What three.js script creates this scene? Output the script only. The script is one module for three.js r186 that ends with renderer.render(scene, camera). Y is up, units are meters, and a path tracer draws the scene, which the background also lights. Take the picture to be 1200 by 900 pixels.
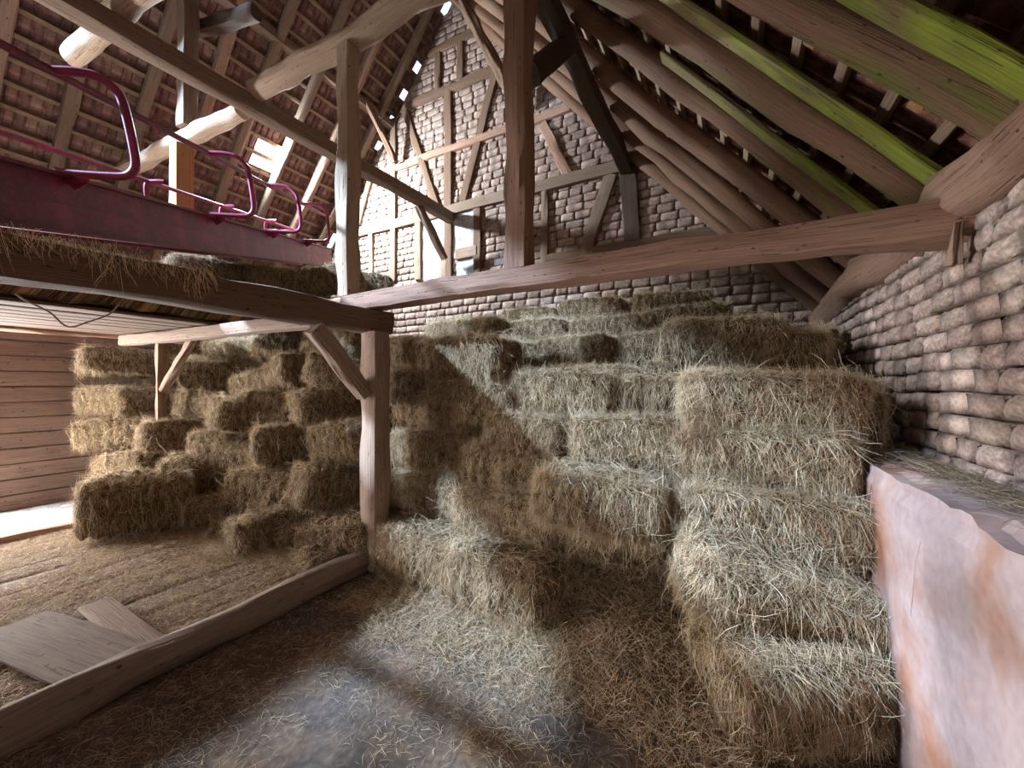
import * as THREE from 'three';
import { mergeGeometries, mergeVertices, toCreasedNormals } from 'three/addons/utils/BufferGeometryUtils.js';
import { ImprovedNoise } from 'three/addons/math/ImprovedNoise.js';
import { RectAreaLightUniformsLib } from 'three/addons/lights/RectAreaLightUniformsLib.js';

// ------------------------------------------------------------------ camera, sky, light
const scene = new THREE.Scene();
const YAW = 28.5 * Math.PI / 180, FOC = 470, EYE = 1.6;
const camera = new THREE.PerspectiveCamera(2 * Math.atan(450 / FOC) * 180 / Math.PI, 4 / 3, 0.05, 60);
camera.position.set(0, EYE, 0);
camera.rotation.y = YAW;
const renderer = new THREE.WebGLRenderer({ antialias: true });
renderer.toneMapping = THREE.LinearToneMapping;
renderer.toneMappingExposure = 1.65;
renderer.shadowMap.enabled = true;
RectAreaLightUniformsLib.init();
{ // overcast blue-white sky above the horizon, dull ground below it
  const d = new Uint8Array(64 * 32 * 4);
  for (let y = 0; y < 32; y++) for (let x = 0; x < 64; x++) d.set(y < 16 ? [70, 72, 60, 255] : [222, 238, 255, 255], (y * 64 + x) * 4);
  const t = new THREE.DataTexture(d, 64, 32); t.mapping = THREE.EquirectangularReflectionMapping; t.colorSpace = THREE.SRGBColorSpace; t.magFilter = THREE.LinearFilter; t.needsUpdate = true;
  scene.background = t; scene.environment = t;
}
scene.backgroundIntensity = scene.environmentIntensity = 1.6;
// bright patch of sky seen through the stripped part of the far roof slope, beside the camera
const STRIPPED = { x0: -7.62, x1: -6.81, z0: -0.58, z1: 2.15 };
const hatchLight = new THREE.RectAreaLight(new THREE.Color().setRGB(0.49, 0.70, 1.0), 9200, 0.36, 0.36);
hatchLight.name = 'roof_opening_daylight';
hatchLight.position.set(-9.0, 7.2, 3.1);
hatchLight.lookAt(-1.5, 1.5, -3);
scene.add(hatchLight);
// daylight through the missing tile near the gable
const tileGapLight = new THREE.RectAreaLight(new THREE.Color().setRGB(0.78, 0.9, 1.0), 2600, 0.26, 0.22);
tileGapLight.name = 'missing_tile_daylight';
tileGapLight.position.set(-7.0, 5.5, -4.02);
tileGapLight.lookAt(-4.4, 3.7, -6);
scene.add(tileGapLight);
// daylight through the open side doorway
const doorLight = new THREE.RectAreaLight(new THREE.Color().setRGB(0.95, 0.97, 1.0), 38, 1.9, 1.9);
doorLight.name = 'side_doorway_daylight';
doorLight.position.set(-7.6, 1.05, 0.05);
doorLight.lookAt(0, 0.4, -0.6);
scene.add(doorLight);
// daylight through the cart gate behind the camera
const gateLight = new THREE.RectAreaLight(new THREE.Color().setRGB(1.0, 0.82, 0.65), 1.05, 2.6, 2.8);
gateLight.name = 'cart_gate_daylight';
gateLight.position.set(-1.0, 1.6, 5.9);
gateLight.lookAt(-1.0, 1.6, -2);
scene.add(gateLight);

// ------------------------------------------------------------------ helpers
const V = (x, y, z) => new THREE.Vector3(x, y, z);
const C = (r, g, b) => new THREE.Color().setRGB(r, g, b);
let seed = 1234567;
const rnd = () => { seed = (seed * 1664525 + 1013904223) >>> 0; return seed / 4294967296; };
const rr = (a, b) => a + (b - a) * rnd();
const gauss = () => (rnd() + rnd() + rnd() + rnd() - 2) * 0.9;
const noise = new ImprovedNoise();
const N = (x, y, z) => noise.noise(x + 31.7, y + 17.3, z + 53.1);
const fbm = (x, y, z, o = 4) => { let s = 0, a = 0.5; for (let i = 0; i < o; i++) { s += a * N(x, y, z); x *= 2.03; y *= 2.03; z *= 2.03; a *= 0.5; } return s; };
const SA = Math.sin(YAW), CA = Math.cos(YAW);
const ray = (px, py) => { const u = (px - 600) / FOC, v = (450 - py) / FOC; return V(-SA + u * CA, v, -CA - u * SA); };
const eye = V(0, EYE, 0);
const atT = (px, py, t) => ray(px, py).multiplyScalar(t).add(eye);
const onX = (px, py, x) => { const d = ray(px, py); return d.multiplyScalar(x / d.x).add(eye); };
const onY = (px, py, y) => { const d = ray(px, py); return d.multiplyScalar((y - EYE) / d.y).add(eye); };
const onZ = (px, py, z) => { const d = ray(px, py); return d.multiplyScalar(z / d.z).add(eye); };
const project = (p) => { const x = p.x, z = p.z, dep = -SA * x - CA * z, lat = CA * x - SA * z; return { px: 600 + FOC * lat / dep, py: 450 - FOC * (p.y - EYE) / dep, dep }; };

const used = {};
const numbered = (n) => { const k = used[n] = (used[n] ?? -1) + 1; return k ? n + '_' + String(k).padStart(3, '0') : n; };
function part(name, geo, mat, parent) {
  const m = new THREE.Mesh(geo, mat); m.name = name; m.castShadow = m.receiveShadow = true; parent.add(m); return m;
}
function thing(name, label, category, group) {
  const g = new THREE.Group(); g.name = numbered(name); g.userData = { label, category };
  if (group) g.userData.group = group;
  scene.add(g); return g;
}
function solo(name, geo, mat, label, category, group) {
  geo.computeBoundingBox(); const b = geo.boundingBox, c = V((b.min.x + b.max.x) / 2, b.min.y, (b.min.z + b.max.z) / 2);
  geo.translate(-c.x, -c.y, -c.z);
  const m = part(numbered(name), geo, mat, scene); m.position.copy(c); m.userData = { label, category };
  if (group) m.userData.group = group;
  return m;
}
function structure(name, label, category) { const g = new THREE.Group(); g.name = numbered(name); g.userData = { kind: 'structure', label, category }; scene.add(g); return g; }
function settle(g) {              // move a group's origin to the base of what it holds
  const b = new THREE.Box3(); g.children.forEach((m) => { m.geometry.computeBoundingBox(); b.union(m.geometry.boundingBox); });
  const c = V((b.min.x + b.max.x) / 2, b.min.y, (b.min.z + b.max.z) / 2);
  const seen = new Set();
  g.traverse((m) => { if (m.isMesh && !seen.has(m.geometry)) { seen.add(m.geometry); m.geometry.translate(-c.x, -c.y, -c.z); } });
  g.position.copy(c); return g;
}

// ------------------------------------------------------------------ textures
function canvasTex(w, h, draw, srgb = true) {
  const c = document.createElement('canvas'); c.width = w; c.height = h; draw(c.getContext('2d'), w, h);
  const t = new THREE.CanvasTexture(c); t.wrapS = t.wrapT = THREE.RepeatWrapping; if (srgb) t.colorSpace = THREE.SRGBColorSpace; return t;
}
function noiseTex(n, f, srgb = true) {          // f(x, y) in 0..1 periodic-ish -> [r,g,b] 0..1
  const d = new Uint8Array(n * n * 4);
  for (let j = 0; j < n; j++) for (let i = 0; i < n; i++) {
    const [r, g, b] = f(i / n, j / n), k = (j * n + i) * 4;
    d[k] = Math.max(0, Math.min(255, r * 255)); d[k + 1] = Math.max(0, Math.min(255, g * 255)); d[k + 2] = Math.max(0, Math.min(255, b * 255)); d[k + 3] = 255;
  }
  const t = new THREE.DataTexture(d, n, n); t.wrapS = t.wrapT = THREE.RepeatWrapping; t.magFilter = THREE.LinearFilter; t.minFilter = THREE.LinearFilter;
  if (srgb) t.colorSpace = THREE.SRGBColorSpace; t.needsUpdate = true; return t;
}
const tile2 = (x, y, s, o, z = 0) => {          // fbm that wraps at 1
  const a = fbm(x * s, y * s, z, o), b = fbm((x - 1) * s, y * s, z, o), c = fbm(x * s, (y - 1) * s, z, o), d = fbm((x - 1) * s, (y - 1) * s, z, o);
  const sx = Math.max(0, (x - 0.8) / 0.2), sy = Math.max(0, (y - 0.8) / 0.2);
  return (a * (1 - sx) + b * sx) * (1 - sy) + (c * (1 - sx) + d * sx) * sy;
};
function strokes(ctx, w, h, n, lenA, lenB, spread, light, dark, seedHue) {
  ctx.fillStyle = dark; ctx.fillRect(0, 0, w, h);
  for (let i = 0; i < n; i++) {
    const x = rnd() * w, y = rnd() * h, a = Math.PI / 2 + gauss() * spread, l = rr(lenA, lenB), k = rnd();
    ctx.strokeStyle = light(k, i / n); ctx.lineWidth = rr(1, 2.6);
    const dx = Math.cos(a) * l, dy = Math.sin(a) * l, bx = rr(-6, 6);
    for (const ox of [0, -w]) for (const oy of [0, -h]) {
      ctx.beginPath(); ctx.moveTo(x + ox, y + oy); ctx.quadraticCurveTo(x + ox + dx / 2 + bx, y + oy + dy / 2, x + ox + dx, y + oy + dy); ctx.stroke();
    }
  }
}
const strawTex = canvasTex(1024, 1024, (c, w, h) => strokes(c, w, h, 15000, 30, 110, 0.55, (k, f) => {
  const s = 0.45 + 0.55 * f; const b = (90 + 120 * k) * s; return `rgb(${b * 1.0 | 0},${b * 0.91 | 0},${b * (0.66 + 0.1 * k) | 0})`;
}, '#2c2418'));
const strawBump = canvasTex(1024, 1024, (c, w, h) => strokes(c, w, h, 9000, 30, 110, 0.55, (k, f) => { const b = 40 + 215 * f * (0.5 + 0.5 * k) | 0; return `rgb(${b},${b},${b})`; }, '#111'), false);
const grainTex = canvasTex(512, 1024, (c, w, h) => {
  c.fillStyle = '#cfc4b8'; c.fillRect(0, 0, w, h);
  for (let i = 0; i < 2600; i++) {
    const x = rnd() * w, y = rnd() * h, l = rr(60, 420), k = rnd(), b = k < 0.55 ? rr(120, 190) : rr(200, 245);
    c.strokeStyle = `rgba(${b | 0},${b * 0.95 | 0},${b * 0.88 | 0},${rr(0.15, 0.5)})`; c.lineWidth = rr(0.6, 2.6);
    for (const oy of [0, -h]) { c.beginPath(); c.moveTo(x, y + oy); c.quadraticCurveTo(x + rr(-5, 5), y + oy + l / 2, x + rr(-4, 4), y + oy + l); c.stroke(); }
  }
  for (let i = 0; i < 34; i++) { const x = rnd() * w, y = rnd() * h, l = rr(50, 260); c.strokeStyle = 'rgba(50,38,28,0.75)'; c.lineWidth = rr(1, 2.4); c.beginPath(); c.moveTo(x, y); c.lineTo(x + rr(-4, 4), y + l); c.stroke(); }
  for (let i = 0; i < 30; i++) { const x = rnd() * w, y = rnd() * h, r = rr(3, 11); c.fillStyle = `rgba(84,64,46,${rr(0.3, 0.8)})`; c.beginPath(); c.ellipse(x, y, r * 0.7, r * 1.3, 0, 0, 7); c.fill(); }
});
const grainBump = canvasTex(512, 1024, (c, w, h) => {
  c.fillStyle = '#999'; c.fillRect(0, 0, w, h);
  for (let i = 0; i < 2200; i++) { const x = rnd() * w, y = rnd() * h, l = rr(60, 420), b = rr(60, 230) | 0; c.strokeStyle = `rgba(${b},${b},${b},0.5)`; c.lineWidth = rr(0.7, 3); for (const oy of [0, -h]) { c.beginPath(); c.moveTo(x, y + oy); c.lineTo(x + rr(-4, 4), y + oy + l); c.stroke(); } }
}, false);
const roughTex = noiseTex(512, (x, y) => { const a = 0.78 + 0.5 * tile2(x, y, 6, 5) + 0.35 * tile2(x, y, 40, 2, 7); return [a, a * 0.985, a * 0.97]; });
const roughBump = noiseTex(512, (x, y) => { const a = 0.5 + 0.7 * tile2(x, y, 14, 5, 3); return [a, a, a]; }, false);
const dirtTex = noiseTex(512, (x, y) => {
  const a = 0.62 + 0.5 * tile2(x, y, 5, 5, 1) + 0.3 * tile2(x, y, 60, 2, 4), m = Math.max(0, Math.min(1, 0.5 + 2.2 * tile2(x, y, 4, 3, 9)));
  return [a * (0.86 + 0.14 * m), a * (0.82 + 0.02 * m), a * (0.8 - 0.16 * m)];
});
const plasterTex = noiseTex(1024, (x, y) => {            // worn limewash with rusty damp stains
  const a = 0.86 + 0.22 * tile2(x, y, 5, 5, 2) + 0.1 * tile2(x, y, 60, 2, 4);
  const st = Math.max(0, Math.min(1, (tile2(x, y * 0.8, 3.2, 5, 21) - 0.04) * 4)), ck = Math.max(0, 1 - Math.abs(tile2(x, y * 0.35, 5, 4, 33)) * 60) * (tile2(x, y, 4, 2, 40) > 0.08 ? 0.6 : 0);
  return [a * (1 - 0.12 * st) * (1 - ck * 0.5), a * (1 - 0.32 * st) * (1 - ck * 0.55), a * (1 - 0.48 * st) * (1 - ck * 0.6)];
});

const M = {};
const std = (o) => new THREE.MeshStandardMaterial({ roughness: 0.92, ...o });
const wood = (r, g, b, extra = {}) => std({ color: C(r, g, b), map: grainTex, bumpMap: grainBump, bumpScale: 0.004, ...extra });
M.woodPale = wood(0.47, 0.34, 0.275);
M.woodGrey = wood(0.33, 0.25, 0.20);
M.woodBrown = wood(0.25, 0.16, 0.11);
M.woodRed = wood(0.53, 0.335, 0.26);
M.woodDark = wood(0.12, 0.08, 0.055);
M.woodBark = wood(0.40, 0.25, 0.185);
M.logPale = wood(0.72, 0.575, 0.46);
M.woodFresh = wood(0.66, 0.40, 0.19);
M.woodTint = wood(1, 1, 1, { vertexColors: true });
M.wallBoard = [[0.38, 0.265, 0.23], [0.355, 0.25, 0.215], [0.40, 0.285, 0.245]].map((c) => wood(...c));
M.deck = wood(0.30, 0.215, 0.165);
M.batten = wood(0.46, 0.345, 0.25);
M.brickPink = [[0.47, 0.335, 0.28], [0.52, 0.385, 0.325], [0.43, 0.30, 0.245], [0.49, 0.36, 0.29]].map((c) => std({ color: C(...c), map: roughTex, bumpMap: roughBump, bumpScale: 0.006 }));
M.gableMortar = std({ color: C(0.30, 0.21, 0.165), map: roughTex });
M.mortar = std({ color: C(0.17, 0.11, 0.08), map: roughTex, bumpMap: roughBump, bumpScale: 0.008 });
M.limewash = std({ color: C(0.72, 0.74, 0.74), map: roughTex, bumpMap: roughBump, bumpScale: 0.003 });
M.tileRed = [[0.30, 0.125, 0.085], [0.25, 0.11, 0.08], [0.34, 0.16, 0.11]].map((c) => std({ color: C(...c), map: roughTex, roughness: 0.85 }));
M.tileBrown = [[0.33, 0.185, 0.155], [0.27, 0.15, 0.13], [0.38, 0.235, 0.195]].map((c) => std({ color: C(...c), map: roughTex, roughness: 0.85 }));
M.dirt = std({ color: C(0.34, 0.275, 0.23), map: dirtTex, bumpMap: roughBump, bumpScale: 0.012 });
M.plaster = std({ color: C(0.42, 0.285, 0.25), map: plasterTex, bumpMap: roughBump, bumpScale: 0.004 });
M.slab = std({ color: C(0.72, 0.72, 0.70), map: roughTex, bumpMap: roughBump, bumpScale: 0.004 });
M.redPaint = std({ color: C(0.26, 0.022, 0.045), map: roughTex, roughness: 0.55 });
M.redPale = std({ color: C(0.52, 0.055, 0.15), map: roughTex, roughness: 0.5 });
M.hayBody = std({ color: C(0.92, 0.68, 0.46), map: strawTex, bumpMap: strawBump, bumpScale: 0.02, roughness: 1 });
M.straw = std({ color: C(1, 1, 1), roughness: 0.85 });
M.wallPlain = std({ color: C(0.45, 0.33, 0.27), map: roughTex });

// ------------------------------------------------------------------ geometry makers
function timberGeo(a, b, w, h, o = {}) {
  const { n = 7, seg = 14, wob = 0.008, bend = 0, sway = 0, flare = null, color = null, up = null } = o, s0 = o.seed ?? rnd() * 50, R = 16;
  const d = b.clone().sub(a), L = d.length(); d.normalize();
  const ref = up ?? (Math.abs(d.y) > 0.94 ? V(0, 0, -1) : V(0, 1, 0));
  const side = d.clone().cross(ref).normalize(), top = side.clone().cross(d).normalize();
  const pos = [], uv = [], idx = [], col = [], per = 2 * (w + h) * 0.9;
  for (let i = 0; i <= seg; i++) {
    const t = i / seg, k = flare ? flare(t) : 1, c = a.clone().addScaledVector(d, t * L);
    c.addScaledVector(top, bend * Math.sin(Math.PI * t) + wob * 1.3 * N(s0, t * L * 1.1, 1)).addScaledVector(side, sway * Math.sin(Math.PI * t) + wob * 1.3 * N(s0, t * L * 1.1, 5));
    for (let j = 0; j <= R; j++) {
      const th = (j / R) * Math.PI * 2, cx = Math.cos(th), sy = Math.sin(th), q = Math.pow(Math.pow(Math.abs(cx), n) + Math.pow(Math.abs(sy), n), -1 / n);
      const jj = j % R, e = 1 + wob / Math.max(w, h) * 3 * N(s0 + Math.cos(jj / R * 6.283) * 1.2, Math.sin(jj / R * 6.283) * 1.2, t * L * 3);
      const p = c.clone().addScaledVector(side, cx * q * w / 2 * k * e).addScaledVector(top, sy * q * h / 2 * k * e);
      pos.push(p.x, p.y, p.z); uv.push(j / R * per / 0.5 + s0, t * L / 1.0 + s0 * 1.7);
      if (color) { const cc = color(p, t, cx * side.y + sy * top.y); col.push(cc.r, cc.g, cc.b); }
    }
  }
  for (let i = 0; i < seg; i++) for (let j = 0; j < R; j++) { const p = i * (R + 1) + j, q = p + R + 1; idx.push(p, p + 1, q, p + 1, q + 1, q); }
  for (const [i, flip] of [[0, 1], [seg, 0]]) {
    const base = pos.length / 3, o0 = i * (R + 1); let cx = 0, cy = 0, cz = 0;
    for (let j = 0; j < R; j++) { const k = (o0 + j) * 3; pos.push(pos[k], pos[k + 1], pos[k + 2]); cx += pos[k]; cy += pos[k + 1]; cz += pos[k + 2]; uv.push(j / R, 0.1); if (color) col.push(col[k], col[k + 1], col[k + 2]); }
    pos.push(cx / R, cy / R, cz / R); uv.push(0.5, 0.5); if (color) col.push(col[o0 * 3], col[o0 * 3 + 1], col[o0 * 3 + 2]);
    for (let j = 0; j < R; j++) { const p = base + j, q = base + (j + 1) % R; flip ? idx.push(base + R, q, p) : idx.push(base + R, p, q); }
  }
  const g = new THREE.BufferGeometry();
  g.setAttribute('position', new THREE.Float32BufferAttribute(pos, 3)); g.setAttribute('uv', new THREE.Float32BufferAttribute(uv, 2));
  if (color) g.setAttribute('color', new THREE.Float32BufferAttribute(col, 3));
  g.setIndex(idx);
  if (n > 4) return toCreasedNormals(g, 0.7);
  g.computeVertexNormals(); return g;
}
function metreUV(g, s = 1) {      // box-projected uv in metres
  g = g.index ? g.toNonIndexed() : g; g.computeVertexNormals();
  const p = g.attributes.position, uv = new Float32Array(p.count * 2);
  for (let i = 0; i < p.count; i += 3) {
    const a = V().fromBufferAttribute(p, i), b = V().fromBufferAttribute(p, i + 1), c = V().fromBufferAttribute(p, i + 2), nn = b.clone().sub(a).cross(c.clone().sub(a));
    const ax = Math.abs(nn.x), ay = Math.abs(nn.y), az = Math.abs(nn.z);
    [a, b, c].forEach((q, k) => { const [u, v] = ax >= ay && ax >= az ? [q.z, q.y] : ay >= az ? [q.x, q.z] : [q.x, q.y]; uv[(i + k) * 2] = u * s; uv[(i + k) * 2 + 1] = v * s; });
  }
  g.setAttribute('uv', new THREE.BufferAttribute(uv, 2)); return g;
}
function boxGeo(x0, x1, y0, y1, z0, z1, uvs = 1) { const g = new THREE.BoxGeometry(x1 - x0, y1 - y0, z1 - z0); g.translate((x0 + x1) / 2, (y0 + y1) / 2, (z0 + z1) / 2); return metreUV(g, uvs); }
function roughBlock(s0, k) {      // unit block, edges worn, 1 x 1 x 1, face towards +z
  const g0 = new THREE.BoxGeometry(1, 1, 1, 4, 3, 1); const p = g0.attributes.position;
  for (let i = 0; i < p.count; i++) {
    const a = V().fromBufferAttribute(p, i), e = Math.pow(Math.pow(Math.abs(a.x * 2), 12) + Math.pow(Math.abs(a.y * 2), 12), 1 / 12) || 1, q = Math.max(1, e);
    p.setXYZ(i, a.x / q + k * 0.35 * N(a.y * 3 + s0, a.z * 2, 1), a.y / q + k * 0.7 * N(a.x * 3 + s0, a.z * 2, 2), a.z + (a.z > 0 ? k * 2.2 * N(a.x * 3 + s0, a.y * 3, 7) - (Math.max(Math.abs(a.x), Math.abs(a.y)) > 0.45 ? 0.12 : 0) : 0));
  }
  const g = mergeVertices((g0.deleteAttribute('normal'), g0.deleteAttribute('uv'), g0)); g.computeVertexNormals();
  const uv = new Float32Array(g.attributes.position.count * 2);
  for (let i = 0; i < uv.length / 2; i++) { uv[i * 2] = g.attributes.position.getX(i) * 0.3 + s0; uv[i * 2 + 1] = g.attributes.position.getY(i) * 0.15 + s0 * 0.7; }
  g.setAttribute('uv', new THREE.BufferAttribute(uv, 2)); return g;
}
const blocks = [0, 1, 2, 3, 4, 5].map((i) => roughBlock(i * 3.1, 0.075));

// ================================================================== SETTING
const EAVE_R = V(0.98, 2.42, 0), RIDGE = V(-4.45, 8.66, 0), EAVE_L = V(-9.7, 2.36, 0), GABLE = -6, REAR = 6;
// ---- floors
{
  const floor = structure('floor', 'packed earth barn floor dusted with chaff', 'floor');
  const g = new THREE.PlaneGeometry(4.4, 12.4, 60, 140); g.rotateX(-Math.PI / 2); g.translate(-0.75, 0, -0.1);
  const p = g.attributes.position; for (let i = 0; i < p.count; i++) p.setY(i, 0.03 * fbm(p.getX(i) * 1.3, p.getZ(i) * 1.3, 2, 4));
  const uv = g.attributes.uv; for (let i = 0; i < p.count; i++) uv.setXY(i, p.getX(i) * 0.5, p.getZ(i) * 0.5);
  g.computeVertexNormals(); part('earth', g, M.dirt, floor);
  part('subfloor', boxGeo(-10, 1.6, -0.3, -0.06, -6.4, 6.3), M.mortar, floor);
  const aisle = structure('floor', 'pale concrete strip along the boarded side wall', 'floor');
  part('concrete', boxGeo(-9.8, -6.2, -0.06, 0.05, -6.2, 6.2), M.slab, aisle);
  const deck = structure('floor', 'worn threshing floor of wide planks strewn with chaff', 'floor');
  const W = 0.302; for (let i = 0; i < 11; i++) {
    const x = -6.08 + i * W + W / 2; part('plank', timberGeo(V(x, 0.06 + rr(-0.004, 0.006), 6), V(x, 0.06 + rr(-0.004, 0.006), -6), W - 0.012, 0.05, { wob: 0.003, seg: 20 }), M.deck, deck);
  }
}
// ---- right wall: plinth and mud brick
{
  const w = structure('wall_right', 'right side wall of pinkish mud bricks with open joints', 'wall');
  part('backing', boxGeo(0.945, 1.25, 0, 2.36, -6.2, 6.2), M.mortar, w);
  let made = 0;
  for (let r = 0; r < 14; r++) {
    const H = 0.092, y = 1.16 + (r + 0.5) * 0.0985; let z = -1.3 - (r % 2) * 0.1;
    while (z > -5.2 && made < 290) {
      const L = rr(0.15, 0.29), m = part('brick', blocks[made % 6], M.brickPink[(rnd() * 4) | 0], w);
      m.rotation.y = -Math.PI / 2; m.scale.set(L - rr(0.002, 0.009), H * rr(0.95, 1.04), 0.085 * rr(0.85, 1.15)); m.position.set(0.93, y + rr(-0.006, 0.006) + 0.02 * N(z * 0.8, 3, r * 0.1), z - L / 2); m.rotation.z = rr(-0.025, 0.025);
      z -= L; made++;
    }
  }
  const pl = structure('trim_1', 'low rendered plinth of rough pink plaster along the brick wall', 'plinth');
  const g = new THREE.BoxGeometry(0.36, 1.2, 9.2, 8, 26, 150); const p = g.attributes.position;
  for (let i = 0; i < p.count; i++) {
    const x = p.getX(i), y = p.getY(i), z = p.getZ(i), k = 0.028;
    const edge = Math.max(0, 1 - Math.hypot(Math.max(0, 0.05 - (x + 0.18)) - 0.05, Math.max(0, 0.05 - (0.6 - y)) - 0.05) / 0.05);
    p.setXYZ(i, x + (x < 0 ? k * fbm(y * 3, z * 3, 4, 4) + (y > 0.54 ? 0.025 * (0.6 + N(z * 6, 2, 2)) : 0) : 0), y + (y > 0.59 ? 0.02 * fbm(x * 5, z * 4, 9, 4) - (x < -0.13 ? 0.02 * (0.5 + N(z * 7, 5, 1)) : 0) : 0), z);
  }
  g.translate(0.80, 0.6, 1.45 - 0.0); const gg = metreUV(g, 0.45); const ms = mergeVertices(gg, 1e-4); ms.computeVertexNormals();
  part('plinth_body', ms, M.plaster, pl);
}
// ---- far gable wall
const gableRoof = (x) => x > RIDGE.x ? EAVE_R.y + (RIDGE.y - EAVE_R.y) * (EAVE_R.x - x) / (EAVE_R.x - RIDGE.x) : EAVE_L.y + (RIDGE.y - EAVE_L.y) * (x - EAVE_L.x) / (RIDGE.x - EAVE_L.x);
{
  const w = structure('wall_back', 'timber-framed gable wall filled with pale mud bricks', 'wall');
  const sh = new THREE.Shape([[-9.9, 0], [1.2, 0], [1.2, 2.32], [RIDGE.x, RIDGE.y + 0.13], [-9.9, 2.3]].map((q) => new THREE.Vector2(...q)));
  part('backing', metreUV(new THREE.ExtrudeGeometry(sh, { depth: 0.25, bevelEnabled: false }).translate(0, 0, GABLE - 0.27)), M.gableMortar, w);
  const Z = GABLE + 0.005;
  // plaster panels between the posts
  const panels = [[onZ(494, 263, Z), onZ(520, 323, Z)], [onZ(531, 247, Z), onZ(556, 297, Z)], [onZ(537, 308, Z), onZ(557, 321, Z)]];
  const inPanel = (x, y) => panels.some(([a, b]) => x > Math.min(a.x, b.x) - 0.05 && x < Math.max(a.x, b.x) + 0.05 && y > Math.min(a.y, b.y) - 0.03 && y < Math.max(a.y, b.y) + 0.03);
  for (const [a, b] of panels) {
    const x0 = Math.min(a.x, b.x), x1 = Math.max(a.x, b.x), y0 = Math.min(a.y, b.y), y1 = Math.max(a.y, b.y);
    const g = new THREE.BoxGeometry(x1 - x0 + 0.06, y1 - y0 + 0.06, 0.05, 10, 14, 1), p = g.attributes.position;
    for (let i = 0; i < p.count; i++) if (p.getZ(i) > 0) p.setZ(i, p.getZ(i) + 0.02 * fbm(p.getX(i) * 4, p.getY(i) * 4, 1));
    g.translate((x0 + x1) / 2, (y0 + y1) / 2, GABLE - 0.01); const m = part('plaster_panel', metreUV(g), M.limewash, w); m.userData.label = 'smooth limewashed infill panel';
  }
  const list = [], H = 0.128;
  for (let r = 0; r < 52; r++) {
    const y = 2.05 + r * H; let x = -9.4 + (r % 2) * 0.12;
    while (x < 1.0) {
      const L = rr(0.19, 0.31), cx = x + L / 2; x += L;
      if (gableRoof(cx) + 0.06 < y + 0.05 || inPanel(cx, y)) continue;
      list.push({ x: cx, y: y + rr(-0.006, 0.006) + 0.025 * N(cx * 0.7, 8, r * 0.13), L, pr: project(V(cx, y, GABLE)), v: (rnd() * 6) | 0, m: (rnd() * 4) | 0, d: rr(0.8, 1.25), a: rr(-0.02, 0.02) });
    }
  }
  const vis = (b) => b.pr.px > 425 && b.pr.py > 5 && b.pr.py < 340 && b.y > 2.3;
  list.sort((a, b) => (vis(b) - vis(a)) || (a.pr.dep - b.pr.dep));
  const rest = M.brickPink.map(() => []);
  list.forEach((b, i) => {
    const sc = [b.L - 0.012, (H - 0.013) * b.d ** 0.2, 0.05 * b.d];
    if (i < 298) { const m = part('brick', blocks[b.v], M.brickPink[b.m], w); m.scale.set(...sc); m.position.set(b.x, b.y, GABLE - 0.012); m.rotation.z = b.a; }
    else { const g = blocks[b.v].clone(); g.rotateZ(b.a); g.scale(...sc); g.translate(b.x, b.y, GABLE - 0.012); rest[b.m].push(g); }
  });
  rest.forEach((gs, i) => { const m = part('brickwork', mergeGeometries(gs), M.brickPink[i], w); m.userData.kind = 'stuff'; });
  // timber frame of the gable
  const T = (nm, p0, p1, wd, mat, o = {}) => part(nm, timberGeo(onZ(...p0, Z + 0.01), onZ(...p1, Z + 0.01), wd, 0.11, { wob: 0.012, up: V(0, 0, 1), ...o }), mat, w);
  const Rl = (nm, y, xa, xb, wd, mat, o) => part(nm, timberGeo(V(xa, y, Z + 0.012), V(xb, y, Z + 0.012), wd, 0.11, { wob: 0.014, up: V(0, 0, 1), ...o }), mat, w);
  Rl('rail', 4.82, -7.1, -1.3, 0.2, M.woodGrey); Rl('rail', 7.06, -5.75, -3.15, 0.16, M.woodBrown); Rl('rail', 5.94, -6.5, -2.2, 0.13, M.woodRed);
  Rl('rail', 7.88, -5.05, -4.0, 0.14, M.woodBrown); Rl('rail', 3.62, -2.6, 0.25, 0.15, M.woodBrown); Rl('rail', 3.97, -4.4, -3.95, 0.2, M.woodPale);
  T('stud', [526, 330], [526, 100], 0.17, M.woodBrown); T('stud', [462, 330], [462, 140], 0.14, M.woodGrey); T('stud', [436, 333], [436, 270], 0.11, M.woodPale); T('stud', [491, 328], [491, 262], 0.15, M.woodPale);
  T('stud', [560, 328], [560, 245], 0.15, M.woodBrown); T('stud', [639, 330], [639, 222], 0.13, M.woodGrey); T('stud', [740, 320], [734, 190], 0.24, M.woodDark, { sway: 0.04 });
  T('stud', [514, 110], [514, 63], 0.14, M.woodBrown); T('stud', [540, 98], [540, 50], 0.14, M.woodBrown); T('stud', [521, 330], [521, 303], 0.14, M.woodPale);
  T('brace', [475, 130], [513, 243], 0.14, M.woodBrown); T('brace', [581, 88], [543, 236], 0.16, M.woodBrown); T('brace', [636, 146], [667, 206], 0.15, M.woodRed); T('brace', [715, 205], [680, 318], 0.2, M.woodGrey); T('brace', [434, 213], [421, 264], 0.14, M.woodPale);
}
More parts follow.
